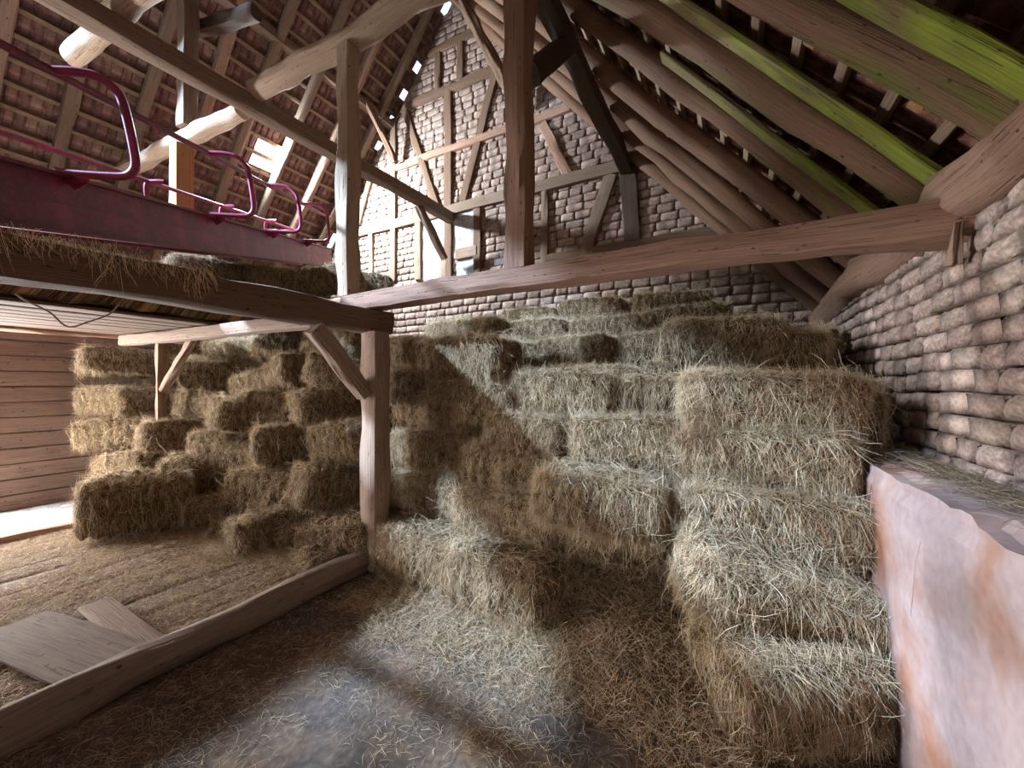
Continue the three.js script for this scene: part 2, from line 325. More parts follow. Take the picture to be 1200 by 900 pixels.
// ---- remaining shell (behind and beside the camera)
{
  const l = structure('wall_left', 'boarded side wall of wide horizontal planks', 'wall');
  let y = 0.05; for (let i = 0; i < 12; i++) { const h = 0.19; part('plank', timberGeo(V(-7.74, y + h / 2, -1.15), V(-7.74, y + h / 2, -5.9), h - 0.006, 0.04, { wob: 0.003, up: V(1, 0, 0), seg: 12 }), M.wallBoard[i % 3], l); y += h; }
  part('door_post', timberGeo(V(-7.74, 0.05, -1.08), V(-7.74, 2.34, -1.08), 0.14, 0.14), M.woodBrown, l);
  part('outer_skin', boxGeo(-7.84, -7.78, 0.05, 2.34, -5.9, -1.1), M.wallPlain, l);
  part('outer_skin', boxGeo(-7.84, -7.72, 0.05, 2.34, 1.1, 6), M.wallPlain, l);
  part('outer_skin', boxGeo(-7.84, -7.72, 2.1, 2.34, -1.1, 1.1), M.wallPlain, l);
  const e = structure('wall_left', 'outer eaves wall beyond the boarded wall', 'wall');
  part('masonry', boxGeo(-9.95, -9.7, 0, 2.4, -6.2, -1.4), M.wallPlain, e); part('masonry', boxGeo(-9.95, -9.7, 0, 2.4, 1.4, 6.2), M.wallPlain, e);
  const r = structure('wall_front', 'gable wall with the cart gate behind the viewer', 'wall');
  const sh = new THREE.Shape([[-9.9, 0], [1.2, 0], [1.2, 2.2], [RIDGE.x, RIDGE.y], [-9.9, 2.2]].map((q) => new THREE.Vector2(...q)));
  sh.holes.push(new THREE.Path([[-2.4, 0.05], [0.4, 0.05], [0.4, 3.05], [-2.4, 3.05]].map((q) => new THREE.Vector2(...q))));
  part('masonry', metreUV(new THREE.ExtrudeGeometry(sh, { depth: 0.2, bevelEnabled: false }).translate(0, 0, REAR)), M.wallPlain, r);
}
// ---- roofs
function tileGeo(w, l) {           // interlocking clay tile with two rolls
  const prof = [[-0.5, 0.012], [-0.42, 0.026], [-0.3, 0.006], [-0.06, 0.004], [0.02, 0.026], [0.12, 0.006], [0.4, 0.004], [0.52, 0.014]], s = new THREE.Shape();
  prof.forEach(([x, y], i) => i ? s.lineTo(x * w, y) : s.moveTo(x * w, y)); [...prof].reverse().forEach(([x, y]) => s.lineTo(x * w, y - 0.013));
  const g = new THREE.ExtrudeGeometry(s, { depth: l, bevelEnabled: false }); g.translate(0, 0, -l / 2);
  return metreUV(g, 2);            // x across, y outwards, z along the slope
}
const tG = tileGeo(0.205, 0.36);
function roof(name, label, eave, mats, o) {
  const g = structure(name, label, 'roof'), s = RIDGE.clone().sub(eave), L = s.length(); s.normalize();
  const n = V(-s.y, s.x, 0); if (n.y < 0) n.negate();
  const at = (d, off, z) => eave.clone().addScaledVector(s, d).addScaledVector(n, off).setZ(z);
  o.rafters.forEach((z, i) => o.rafter(g, at, L, z, i));
  const rows = Math.floor(L / 0.27);
  for (let k = 0; k <= rows; k++) part('batten', timberGeo(at(k * 0.27 + 0.05, 0.1, -5.9), at(k * 0.27 + 0.05, 0.1, o.end), 0.055, 0.05, { seg: 8, wob: 0.004, up: n }), M.batten, g);
  const basis = new THREE.Matrix4().makeBasis(V(0, 0, 1).cross(V(0, 0, 0)).set(0, 0, 1), n, V(0, 0, 1).cross(n)), tiles = [];
  for (let k = 0; k < rows; k++) for (let z = -6.03; z < o.end - 0.1; z += 0.2) {
    const p = at(k * 0.27 + 0.19, 0.145, z); if (o.hole(p) || (z < -6 && rnd() < 0.5)) { rnd(); continue; }
    const m = new THREE.Matrix4().makeTranslation(p.x + rr(-0.004, 0.004), p.y, p.z + rr(-0.006, 0.006)).multiply(basis);
    const dirS = V(0, 0, 1).cross(n).dot(s) > 0 ? -1 : 1;
    m.multiply(new THREE.Matrix4().makeRotationFromEuler(new THREE.Euler(0, rr(-0.02, 0.02), 0))).multiply(new THREE.Matrix4().makeRotationX(dirS * 0.045 * -1));
    const pr = project(p); tiles.push({ m, v: (rnd() * mats.length) | 0, pr, ok: pr.dep > 0.5 && pr.px > -20 && pr.px < 1220 && pr.py > -20 && pr.py < 460 });
  }
  tiles.sort((a, b) => (b.ok - a.ok) || (a.pr.dep - b.pr.dep));
  const rest = mats.map(() => []);
  tiles.forEach((t, i) => {
    if (i < 298 && t.ok) { const m = part('tile', tG, mats[t.v], g); m.applyMatrix4(t.m); } else rest[t.v].push(tG.clone().applyMatrix4(t.m));
  });
  rest.forEach((gs, i) => { if (gs.length) part('tiling', mergeGeometries(gs), mats[i], g).userData.kind = 'stuff'; });
  // roofing behind the viewer
  const slab = (d0, d1, z0, z1) => {
    const b = new THREE.BoxGeometry(d1 - d0, 0.03, z1 - z0); b.applyMatrix4(new THREE.Matrix4().makeBasis(s, n.clone().multiplyScalar(1), s.clone().cross(n)).setPosition(at((d0 + d1) / 2, 0.17, (z0 + z1) / 2))); part('rear_covering', metreUV(b, 1), mats[0], g);
  };
  o.slabs(slab, L, at); return { at, L, s, n };
}
const mossy = (wr, wg, wb, gain, sd, gc = [0.32, 0.42, 0.04]) => (p, t, upness) => {
  const m = Math.max(0, Math.min(1, (1.3 * fbm(p.x * 9 + sd, p.y * 9, p.z * 14, 4) + gain(t, p) - 0.05) * 3.2)), k = 0.75 + 0.5 * (fbm(p.x * 9, p.y * 9, p.z * 9 + sd, 3) + 0.3);
  return C(wr * k * (1 - m) + gc[0] * m * k, wg * k * (1 - m) + gc[1] * m * k, wb * k * (1 - m) + gc[2] * m * k);
};
roof('roof_right', 'right roof slope of round pole rafters under red clay tiles', EAVE_R, M.tileRed, {
  rafters: [-0.8, -1.45, -2.08, -2.74, -3.38, -4.02, -4.66, -5.3, -5.8], end: 1.0, hole: () => false,
  rafter: (g, at, L, z, i) => {
    const green = i >= 1 && i <= 4, r = 0.17;
    part('rafter', timberGeo(at(-0.1, 0, z), at(L - 0.05, 0.0, z - 0.06), r, r, { n: 2.4, wob: 0.02, seg: 24, bend: rr(-0.05, 0.02), sway: rr(-0.05, 0.05), color: mossy(0.31, 0.18, 0.115, (t, p) => green ? 0.14 - t * 1.1 - (p.z > z ? 0.2 : -0.1) : -0.5, i * 7, [0.2, 0.22, 0.04]) }), M.woodTint, g);
    if (i >= 1 && i <= 4) part('rafter_board', timberGeo(at(-0.08, -0.02, z + 0.17), at(2.2, 0.02, z + 0.15), 0.13, 0.035, { wob: 0.006, seg: 18, up: V(0.75, 0.66, 0), color: mossy(0.30, 0.24, 0.10, (t) => 0.62 - t * 0.85, i * 11 + 3) }), M.woodTint, g).userData.label = 'mossy green board nailed beside the rafter';
    for (let d = 0.45; d < 4.2; d += 0.54) part('packing_block', timberGeo(at(d, -0.02, z - 0.16), at(d, 0.13, z - 0.16), 0.06, 0.07, { seg: 2, wob: 0.004, up: V(0, 0, 1) }), M.woodFresh, g);
  },
  slabs: (slab, L) => slab(-0.2, L, 0.95, 6.2),
});
const holeAt = (() => { const d = ray(310, 182), k = (RIDGE.y - EAVE_L.y) / (RIDGE.x - EAVE_L.x); const t = (EAVE_L.y + 0.2 - EYE - k * EAVE_L.x) / (d.y - k * d.x); return d.multiplyScalar(t).add(eye); })();
roof('roof_left', 'left roof slope of squared rafters and battens under brown clay tiles', EAVE_L, M.tileBrown, {
  rafters: [-0.7, -1.2, -1.8, -2.45, -3.1, -3.62, -4.36, -5.0, -5.6], end: -0.55,
  hole: (p) => Math.abs(p.z - holeAt.z) < 0.16 && Math.abs(p.y - holeAt.y) < 0.14,
  rafter: (g, at, L, z, i) => part('rafter', timberGeo(at(-0.1, 0, z), at(L - 0.05, 0.0, z + rr(-0.05, 0.05)), 0.13, 0.13, { n: 5, wob: 0.014, seg: 20, up: V(0, 0, 1) }), [M.woodGrey, M.woodPale, M.woodGrey][i % 3], g),
  slabs: (slab, L, at) => {
    const k = L / (RIDGE.x - EAVE_L.x), d0 = (STRIPPED.x0 - EAVE_L.x) * k, d1 = (STRIPPED.x1 - EAVE_L.x) * k;
    slab(-0.2, d0, -0.6, 6.2); slab(d1, L, -0.6, 6.2); slab(d0, d1, -0.6, STRIPPED.z0); slab(d0, d1, STRIPPED.z1, 6.2);
  },
});
{ // ridge
  const g = structure('trim_2', 'row of ridge tiles capping the roof', 'ridge');
  for (let z = -5.9; z < 6; z += 1.0) part('ridge_cap', metreUV(new THREE.CylinderGeometry(0.16, 0.16, 1.02, 10, 1, true, 0, Math.PI).rotateX(Math.PI / 2).rotateZ(Math.PI / 2).translate(RIDGE.x, RIDGE.y + 0.12, z + 0.5)), M.tileRed[0], g);
}

// ================================================================== TIMBER FRAME
const beam = (name, label, a, b, w, h, mat, o = {}, cat = 'beam', group) => solo(name, timberGeo(a, b, w, h, { wob: 0.016, seg: 22, ...o }), mat, label, cat, group);
const TZ = -2.51;
beam('tie_beam', 'long reddish tie beam running from the corner post to the brick wall', V(-3.05, 2.325, TZ), V(1.02, 2.31, TZ), 0.19, 0.155, M.woodRed, { n: 6, bend: 0.02, flare: (t) => 1 + 0.35 * Math.max(0, t - 0.85) / 0.15 });
beam('wall_plate', 'barked log wall plate lying on top of the brick wall', V(0.93, 2.43, 1.5), V(0.93, 2.40, -5.9), 0.25, 0.26, M.woodBark, { n: 2.4, wob: 0.04 }, 'log');
beam('loft_beam', 'heavy dark beam at the open edge of the hay loft', V(-2.75, 2.145, 3.2), V(-2.75, 2.145, -2.66), 0.21, 0.2, M.woodBrown, { n: 6 });
beam('corner_post', 'rough post carrying the loft beam beside the stacked bales', V(-2.72, 0.02, TZ), V(-2.72, 2.05, TZ), 0.19, 0.19, M.woodPale, { n: 6, wob: 0.012 }, 'post');
beam('upper_post', 'pale squared post standing at the loft corner under the round cross log', V(-3.07, 2.39, TZ), V(-3.07, 4.66, TZ), 0.16, 0.16, M.logPale, { n: 9 }, 'post');
beam('upper_post', 'broad weathered post standing on the middle of the tie beam', V(-1.3, 2.40, TZ), V(-1.3, 4.66, TZ), 0.17, 0.17, M.woodRed, { n: 7, wob: 0.018 }, 'post');
beam('post_brace', 'pale slanted brace between the corner post and the loft beam', onX(428, 462, -2.73), onX(368, 384, -2.73), 0.1, 0.13, M.woodPale, {}, 'brace');
beam('purlin', 'dark purlin on top of the broad post running to the gable', V(-1.33, 4.76, 2.0), V(-1.33, 4.76, -5.95), 0.17, 0.2, M.woodDark, {});
beam('purlin_brace', 'short dark brace from the broad post up to the purlin', onX(621, 90, -1.33), onX(668, 48, -1.33), 0.14, 0.17, M.woodDark, {}, 'brace');
beam('middle_beam', 'long grey beam running under the round logs to the gable', V(-4.72, 4.66, 2.0), V(-4.52, 4.66, -5.95), 0.18, 0.19, M.woodGrey, { n: 5 });
beam('beam_brace', 'thin brace from the gable stud up to the long grey beam', onX(521, 303, -4.5), onX(490, 240, -4.56), 0.12, 0.1, M.woodBrown, {}, 'brace');
beam('upper_purlin', 'brown purlin high under the far roof slope', V(-6.0, 6.82, 0.5), V(-6.0, 6.82, -5.95), 0.14, 0.15, M.woodGrey, {});
beam('purlin_strut', 'thin strut under the high purlin near the gable', onX(463, 190, -5.78), onX(428, 116, -5.95), 0.1, 0.1, M.woodBrown, {}, 'brace');
beam('crooked_pole', 'crooked thin pole rising along the gable below the ridge', onZ(604, 130, -5.8), onZ(528, -14, -5.1), 0.13, 0.13, M.woodBrown, { n: 2.2, wob: 0.05, bend: 0.1 }, 'pole');
beam('cross_log', 'barked round log resting on the pale squared post', V(-4.55, 4.80, TZ), V(-0.9, 4.84, TZ - 0.05), 0.21, 0.2, M.logPale, { n: 2.1, wob: 0.022, bend: -0.05, seg: 30 }, 'log');
beam('cross_log', 'barked round log running from the grey beam to the fresh orange post', V(-7.5, 4.60, -2.35), V(-4.8, 4.66, -2.5), 0.18, 0.18, M.logPale, { n: 2.1, wob: 0.022, seg: 30 }, 'log');
beam('cross_log', 'sawn-off round log end sticking out past the grey beam', V(-5.68, 4.84, -1.42), V(-1.2, 4.96, -1.55), 0.19, 0.19, M.logPale, { n: 2.1, wob: 0.022, seg: 30 }, 'log');
beam('orange_post', 'fresh orange post under the round log by the far slope', onZ(213, 245, -2.42), onZ(213, 172, -2.42), 0.2, 0.2, M.woodFresh, { n: 9, wob: 0.004 }, 'post');
beam('upper_stud', 'grey upright stud above the round log by the far slope', onZ(220, 150, -2.42), onZ(220, -30, -2.42), 0.17, 0.17, M.woodGrey, { n: 7 }, 'post');
beam('collar_strut', 'dark short strut between the upright stud and the far slope', onZ(232, 34, -2.6), onZ(300, 16, -2.75), 0.14, 0.16, M.woodDark, {}, 'brace');
// under the loft, far side of the threshing floor
beam('side_beam', 'beam along the far side of the threshing floor', V(-6.25, 2.24, 2.5), V(-6.25, 2.24, -2.55), 0.16, 0.22, M.woodRed, {});
beam('side_post', 'thin pale post half buried in the jumbled hay', V(-6.2, 0.08, -2.3), V(-6.2, 2.13, -2.3), 0.1, 0.1, M.woodPale, {}, 'post');
beam('side_brace', 'thin pale brace leaning from the half-buried post', onZ(191, 458, -2.3), onZ(236, 383, -2.3), 0.08, 0.08, M.woodPale, {}, 'brace');
beam('loft_joist', 'pale joist under the loft between the two long beams', V(-6.15, 2.10, -1.95), V(-2.86, 2.10, -2.05), 0.14, 0.12, M.woodPale, { n: 5, wob: 0.008 });
beam('sill_log', 'round sill log edging the threshing floor at the post foot', V(-2.8, 0.085, 3.0), V(-2.76, 0.085, -2.4), 0.16, 0.19, M.woodGrey, { n: 2.5, wob: 0.03 }, 'log');
beam('side_sill', 'low dark sill beside the pale concrete strip', V(-6.12, 0.09, 3.0), V(-6.12, 0.09, -2.4), 0.12, 0.1, M.woodRed, {}, 'sill');
beam('knotted_rope', 'stub of twisted rope tied around the end of the tie beam', onZ(1122, 262, -2.40), onZ(1116, 312, -2.40), 0.025, 0.025, M.woodPale, { n: 2, wob: 0.02 }, 'rope');
{
  const q = [[18, 344, -2.84], [30, 352, -2.86], [58, 366, -2.9], [80, 383, -2.92], [104, 377, -2.9], [128, 368, -2.87], [140, 356, -2.84]].map(([a, b, x]) => onX(a, b, x));
  solo('sagging_cobweb', new THREE.TubeGeometry(new THREE.CatmullRomCurve3(q), 40, 0.0045, 6), M.logPale, 'dusty cobweb string sagging below the loft beam', 'cobweb');
}
// loose boards on the threshing floor
{
  const q = [onY(93, 712, 0.14), onY(130, 703, 0.14), onY(208, 762, 0.11), onY(175, 782, 0.11)];
  beam('loose_plank', 'loose pale plank lying across the threshing floor', q[0].clone().lerp(q[1], 0.5), q[2].clone().lerp(q[3], 0.5), 0.17, 0.026, M.woodPale, { wob: 0.004 }, 'plank');
  const a = onY(10, 735, 0.13), b = onY(150, 785, 0.13);
  beam('floor_hatch', 'worn wooden hatch board lifted slightly off the floor', a, b, 0.36, 0.03, M.deck, { wob: 0.006 }, 'board');
}

// ================================================================== HAY
const strandG = (() => {
  const p = [], idx = [], S = 3, zb = [0, 0.16, 0.2, 0.08];
  for (let i = 0; i <= S; i++) for (let j = 0; j < 3; j++) { const th = j / 3 * 6.283, r = 0.5 * (i === S ? 0.4 : 1); p.push(Math.cos(th) * r, i / S, zb[i] * 0 + Math.sin(th) * r); }
  for (let i = 0; i < S; i++) for (let j = 0; j < 3; j++) { const a = i * 3 + j, b = i * 3 + (j + 1) % 3; idx.push(a, a + 3, b, b, a + 3, b + 3); }
  const g = new THREE.BufferGeometry(); g.setAttribute('position', new THREE.Float32BufferAttribute(p, 3)); g.setIndex(idx); return g;
})();
const strandVariants = [0.1, 0.2, -0.1].map((bow) => {   // bent stalks, bow relative to their length
  const g = strandG.clone(), p = g.attributes.position, T = 0.0019;
  for (let i = 0; i < p.count; i++) { const y = p.getY(i); p.setXYZ(i, p.getX(i) * T + bow * 0.12 * Math.sin(y * 4) * 0.3, y * 0.12, p.getZ(i) * T + bow * 0.12 * Math.sin(Math.PI * y * 0.8)); }
  g.computeVertexNormals(); return g;
});
const strawCol = (k) => { const b = rr(0.6, 1.25) * k; const q = rnd(); return q < 0.6 ? C(0.58 * b, 0.42 * b, 0.25 * b) : q < 0.76 ? C(0.46 * b, 0.37 * b, 0.21 * b) : q < 0.92 ? C(0.76 * b, 0.60 * b, 0.42 * b) : C(0.42 * b, 0.20 * b, 0.08 * b); };
const mBasis = new THREE.Matrix4();
function strandMatrix(p, nrm, tan, len, thick) {
  const x = tan.clone().cross(nrm).normalize(), z = x.clone().cross(tan).normalize(), s = len / 0.12;
  return new THREE.Matrix4().makeBasis(x.multiplyScalar(thick), tan.clone().multiplyScalar(s), z.multiplyScalar(s * 0.8 + thick * 0.2)).setPosition(p);
}
function strands(name, mats, tone = 1, v = 0) {
  const im = new THREE.InstancedMesh(strandVariants[v], M.straw, mats.length); im.name = name; im.castShadow = im.receiveShadow = true; im.userData.kind = 'stuff';
  mats.forEach((m, i) => { im.setMatrixAt(i, m); im.setColorAt(i, strawCol(tone)); }); return im;
}
const hash = (p, s0) => 0.055 * fbm(p.x * 4.5 + s0, p.y * 4.5, p.z * 4.5 + s0, 3) + 0.03 * fbm(p.x * 14 + s0, p.y * 14, p.z * 14, 2);
function baleSurface(q, hx, hy, hz, s0) {      // q on the unit cube surface -> point of a worn bale
  const e = Math.pow(Math.abs(q.x) ** 5 + Math.abs(q.y) ** 6 + Math.abs(q.z) ** 6, 1 / 5.6) || 1;
  const p = V(q.x / e * hx, q.y / e * hy, q.z / e * hz);
  const n = V(Math.sign(q.x) * (Math.abs(q.x) / e) ** 5 / hx, Math.sign(q.y) * (Math.abs(q.y) / e) ** 5 / hy, Math.sign(q.z) * (Math.abs(q.z) / e) ** 5 / hz).normalize();
  const fl = 0.02 * Math.pow(Math.abs(Math.cos((p.x + 0.03 * N(p.y * 6, p.z * 6, s0)) * Math.PI / 0.115)), 6) * (Math.abs(q.x) < 0.95 ? 1 : 0);
  p.addScaledVector(n, hash(p, s0) - fl); return { p, n };
}
const BW = 0.92, BH = 0.345, BD = 0.46;
function makeBale(name, variant, nStraw, tone, messy) {
  const g = new THREE.Group(), s0 = variant * 9.7 + 1, hx = BW / 2, hy = BH / 2, hz = BD / 2;
  const b = new THREE.BoxGeometry(2, 2, 2, 34, 14, 18); b.deleteAttribute('normal'); b.deleteAttribute('uv');
  const body = mergeVertices(b), p = body.attributes.position;
  for (let i = 0; i < p.count; i++) { const r = baleSurface(V().fromBufferAttribute(p, i), hx, hy, hz, s0); p.setXYZ(i, r.p.x, r.p.y + hy, r.p.z); }
  body.computeVertexNormals(); const nn = body.attributes.normal, uv = new Float32Array(p.count * 2);
  for (let i = 0; i < p.count; i++) { const x = p.getX(i), y = p.getY(i), z = p.getZ(i); uv[i * 2] = (x + z) * 1.6 + s0; uv[i * 2 + 1] = (y + z * 0.8 * Math.abs(nn.getY(i))) * 1.6; }
  body.setAttribute('uv', new THREE.BufferAttribute(uv, 2));
  const m = part('bale_body', body, M.hayBody, g);
  const sets = [[], [], []];
  for (let i = 0; i < nStraw; i++) {
    const f = rnd(), a = rr(-1, 1), c = rr(-1, 1);
    const q = f < 0.34 ? V(a, c, 1) : f < 0.46 ? V(a, c, -1) : f < 0.58 ? V(1, c, a) : f < 0.7 ? V(-1, c, a) : V(a, 1, c);
    const { p: pt, n } = baleSurface(q, hx, hy, hz, s0); pt.y += hy;
    let tan = q.y === 1 ? V(gauss(), -0.2, gauss() + 0.3 * q.z) : V(gauss() * 0.55 * (n.z ** 2 + 0.4), rnd() < 0.72 ? -1 : 0.8, gauss() * 0.5);
    if (rnd() < 0.3 * messy) tan = V(gauss(), gauss(), gauss());
    tan.addScaledVector(n, -tan.dot(n)).normalize().addScaledVector(n, rr(0.0, 0.24) * (rnd() < 0.16 ? 2.6 : 1) * messy).normalize();
    const big = rnd() < 0.03, len = big ? rr(0.1, 0.22) : rr(0.035, 0.12);
    pt.addScaledVector(n, -0.012);
    sets[i % 3].push(strandMatrix(pt, n, tan, len, big ? rr(1.0, 1.5) : rr(0.5, 1.05)));
  }
  sets.forEach((s, v) => g.add(strands('straw', s, tone, v)));
  return g;
}
const protos = [], fine = [], far = []; for (let i = 0; i < 4; i++) { protos.push(makeBale('hay_bale', i, 11000, 1, 1 + 0.25 * (i % 3))); fine.push(makeBale('hay_bale', i + 4, 20000, 1, 1 + 0.2 * (i % 2))); far.push(makeBale('hay_bale', i + 8, 5500, 1, 1.3 + 0.3 * (i % 3))); }
let bn = 0;
function bale(x, y, z, yaw, o = {}) {        // x, z centre; y underside
  const g = (o.kind ?? protos)[bn % 4].clone(); bn++;
  g.name = numbered('hay_bale'); scene.add(g);
  g.position.set(x, y, z); g.rotation.order = 'YXZ'; g.rotation.set((o.pitch ?? rr(-3, 3)) * Math.PI / 180, yaw * Math.PI / 180, (o.roll ?? rr(-3, 3)) * Math.PI / 180);
  const k = o.s ?? [1, 1, 1]; g.scale.set(...k);
  g.userData = { label: o.label, category: 'hay bale' }; if (o.group) g.userData.group = o.group;
  return g;
}
const S1 = (x, y, z, yaw = 0, o = {}) => bale(x, y, z, yaw, { label: column, group: column.slice(9), ...o });
// column against the plinth
let column = 'hay bale in the column of the tall stack against the plinth';
S1(0.23, 0.0, -2.34, 30, { label: 'lowest hay bale at the foot of the column against the plinth', group: undefined, s: [0.8, 1.15, 1.1], kind: fine });
S1(0.18, 0.0, -2.9, 0); S1(0.16, 0.37, -2.55, 14, { roll: -13, pitch: 14, label: 'slumped hay bale sliding forward off the column against the plinth', group: undefined, s: [1.05, 1, 1.1] , kind: fine });
S1(0.17, 0.66, -2.78, 2, { s: [1.02, 1, 1.1] , kind: fine }); S1(0.16, 0.99, -2.9, -2, { kind: fine }); S1(0.17, 1.34, -2.94, 1, { label: 'top hay bale of the column against the plinth', group: undefined, s: [1.0, 0.95, 1] , kind: fine });
S1(0.64, 1.22, -3.3, 88, { roll: 3, s: [0.8, 1, 0.66], label: 'hay bale squeezed between the column and the brick wall', group: undefined });
// middle column
column = 'hay bale in the middle column of the tall stack below the broad post';
S1(-0.75, 0.0, -2.8, 6); S1(-1.42, 0.02, -2.5, -6, { s: [0.95, 1.15, 1.1] }); S1(-0.78, 0.36, -2.9, 3); S1(-1.55, 0.42, -2.85, -3); S1(-0.78, 0.64, -2.66, 4, { kind: fine, s: [0.92, 1.1, 1.1], label: 'bulging hay bale jutting from the middle of the tall stack', group: undefined });
S1(-1.62, 0.76, -2.95, 0, { s: [0.8, 1, 1] }); S1(-1.45, 1.02, -2.98, -2, { s: [0.75, 1, 1] }); S1(-0.66, 1.03, -2.98, 2, { s: [0.85, 1, 1] });
S1(-1.2, 1.36, -3.12, 2, { s: [0.95, 1, 1], label: 'single hay bale lying below the broad post with dark gaps above', group: undefined }); S1(-0.5, 1.3, -3.2, 0, { s: [0.6, 1, 1] });
// column beside the corner post
column = 'hay bale in the column of the tall stack beside the corner post';
S1(-2.2, 0.0, -2.62, -4, { s: [0.95, 1.2, 1.1], label: 'hay bale on the floor right against the corner post', group: undefined }); S1(-2.42, 0.45, -2.98, 0); S1(-2.4, 0.82, -3.0, 3); S1(-2.42, 1.18, -3.05, -3);
S1(-2.0, 1.28, -3.02, 3, { s: [0.9, 1, 1] }); S1(-2.5, 1.55, -3.5, 4); S1(-2.78, 1.42, -3.15, 84); S1(-2.8, 1.78, -3.2, 92, { s: [1, 0.8, 0.9] }); S1(-3.0, 1.95, -4.3, 10); S1(-2.5, 1.9, -3.6, -4, { s: [1, 1.1, 1] }); S1(-2.16, 1.62, -3.05, -3, { s: [1.1, 1.15, 1.1], label: 'topmost hay bale beside the corner post under the tie beam', group: undefined });
// stepped rows behind
[[-3.62, 1.42, [-2.3, -1.4, -0.45], 'lowest'], [-4.05, 1.82, [-2.2, -1.25, -0.3], 'second'], [-4.5, 2.16, [-2.5, -1.55, -0.6, 0.35], 'third'], [-4.95, 2.47, [-2.3, -1.35, -0.4], 'fourth'], [-5.4, 2.76, [-2.6, -1.65, -0.7], 'highest']].forEach(([z, top, xs, w]) => {
  for (const x of xs) bale(x + rr(-0.06, 0.06), top - 0.37 + rr(-0.03, 0.04), z + rr(-0.05, 0.05), rr(-5, 5), { kind: far, label: `hay bale in the ${w} of the stepped rows behind the tall stack`, group: `bales in the ${w} stepped row` });
});
bale(-0.08, 1.78, -3.98, -4, { label: 'big dark hay bale behind the column against the plinth', s: [1.0, 1.1, 1.1] });
bale(0.42, 1.5, -4.15, 88, { label: 'dark hay bale wedged against the brick wall under the roof', s: [0.9, 1.5, 1.1] }); bale(0.42, 1.28, -3.55, -6, { label: 'shaded hay bale behind the top of the plinth column' });
// jumbled heap beyond the corner post, under the loft
let level = 'at the foot of';
const J = (px, py, t, yaw, o = {}) => { const p = atT(px, py, t); if (p.x < -7.1) p.copy(onX(px, py, -7.1)); return bale(p.x, p.y - 0.19, p.z, yaw, { kind: far, label: `loose hay bale ${level} the jumbled heap under the loft`, group: `bales ${level} the jumbled heap`, roll: rr(-12, 12), pitch: rr(-10, 10), s: [rr(0.9, 1.08), rr(1.0, 1.2), rr(0.95, 1.15)], ...o }); };
J(165, 596, 4.15, 64, { s: [0.95, 1.6, 1.5], roll: 0, pitch: 0, label: 'large shaded hay bale at the front corner of the jumbled heap' });
J(250, 610, 4.3, 20, { s: [0.9, 1.3, 1] }); J(335, 615, 3.9, 70); J(405, 625, 3.75, 12); J(300, 640, 4.1, 30); J(400, 655, 3.7, 80);
level = 'low down in';
J(245, 555, 4.7, 55); J(320, 575, 4.2, 15); J(385, 570, 4.0, 75, { s: [0.8, 1.1, 1] }); J(160, 545, 4.9, 10);
level = 'half way up';
J(150, 505, 5.2, 40); J(215, 512, 5.0, 75); J(275, 525, 4.75, 20); J(350, 520, 4.4, 60); J(410, 515, 4.1, 5, { s: [0.7, 1.1, 1] }); J(300, 490, 4.9, 80);
J(140, 470, 5.4, 15); J(205, 470, 5.6, 60); J(250, 475, 5.3, 10); J(330, 480, 4.8, 30); J(395, 470, 4.5, 70);
level = 'near the top of';
J(150, 425, 5.6, 85); J(215, 435, 5.8, 15); J(265, 440, 5.5, 65); J(315, 450, 5.1, 8); J(365, 440, 4.9, 80); J(410, 440, 4.6, 35);
J(240, 408, 6.1, 80); J(290, 410, 5.7, 20); J(345, 405, 5.4, 70); J(395, 400, 5.2, 10);
// on the loft
const G4 = { label: 'hay bale lying on the loft beside the red conveyor', group: 'bales on the loft', kind: far };
for (const [px, py, t, yaw] of [[300, 325, 4.9, 20], [345, 330, 5.0, 70], [385, 325, 4.9, 10], [425, 330, 6.0, 40], [250, 318, 4.6, 80]]) { const p = atT(px, py, t); bale(p.x, p.y - 0.19, p.z, yaw, { ...G4, s: [0.9, 0.85, 0.9] }); }

// packed hay inside the stacks (uncountable mass that carries the visible bales)
function mass(label, x0, x1, z0, z1, topFn) {
  const nx = 26, nz = 22, g = new THREE.BoxGeometry(1, 1, 1, nx, 14, nz); const b = mergeVertices((g.deleteAttribute('normal'), g.deleteAttribute('uv'), g)), p = b.attributes.position, uv = new Float32Array(p.count * 2);
  for (let i = 0; i < p.count; i++) {
    const x = x0 + (p.getX(i) + 0.5) * (x1 - x0), z = z0 + (p.getZ(i) + 0.5) * (z1 - z0), v = p.getY(i) + 0.5, t = topFn(x, z);
    p.setXYZ(i, x + 0.08 * fbm(v * 3, z * 3, 1), 0.06 + v * (t - 0.06) + 0.08 * fbm(x * 3, z * 3, v * 3), z + 0.08 * fbm(x * 3, v * 3, 5));
    uv[i * 2] = (x + z) * 1.4; uv[i * 2 + 1] = (p.getY(i) + z * 0.7) * 1.4;
  }
  b.setAttribute('uv', new THREE.BufferAttribute(uv, 2)); b.computeVertexNormals();
  const m = solo('packed_hay', b, M.hayBody, label, 'hay'); m.userData.kind = 'stuff';
}
mass('packed hay filling the inside of the tall stack', -2.7, 0.58, -5.75, -3.3, (x, z) => 0.74 + Math.max(0, (-3.45 - z)) * 0.72);
mass('packed hay filling the inside of the jumbled heap', -7.4, -3.0, -5.7, -3.6, (x, z) => 1.75);
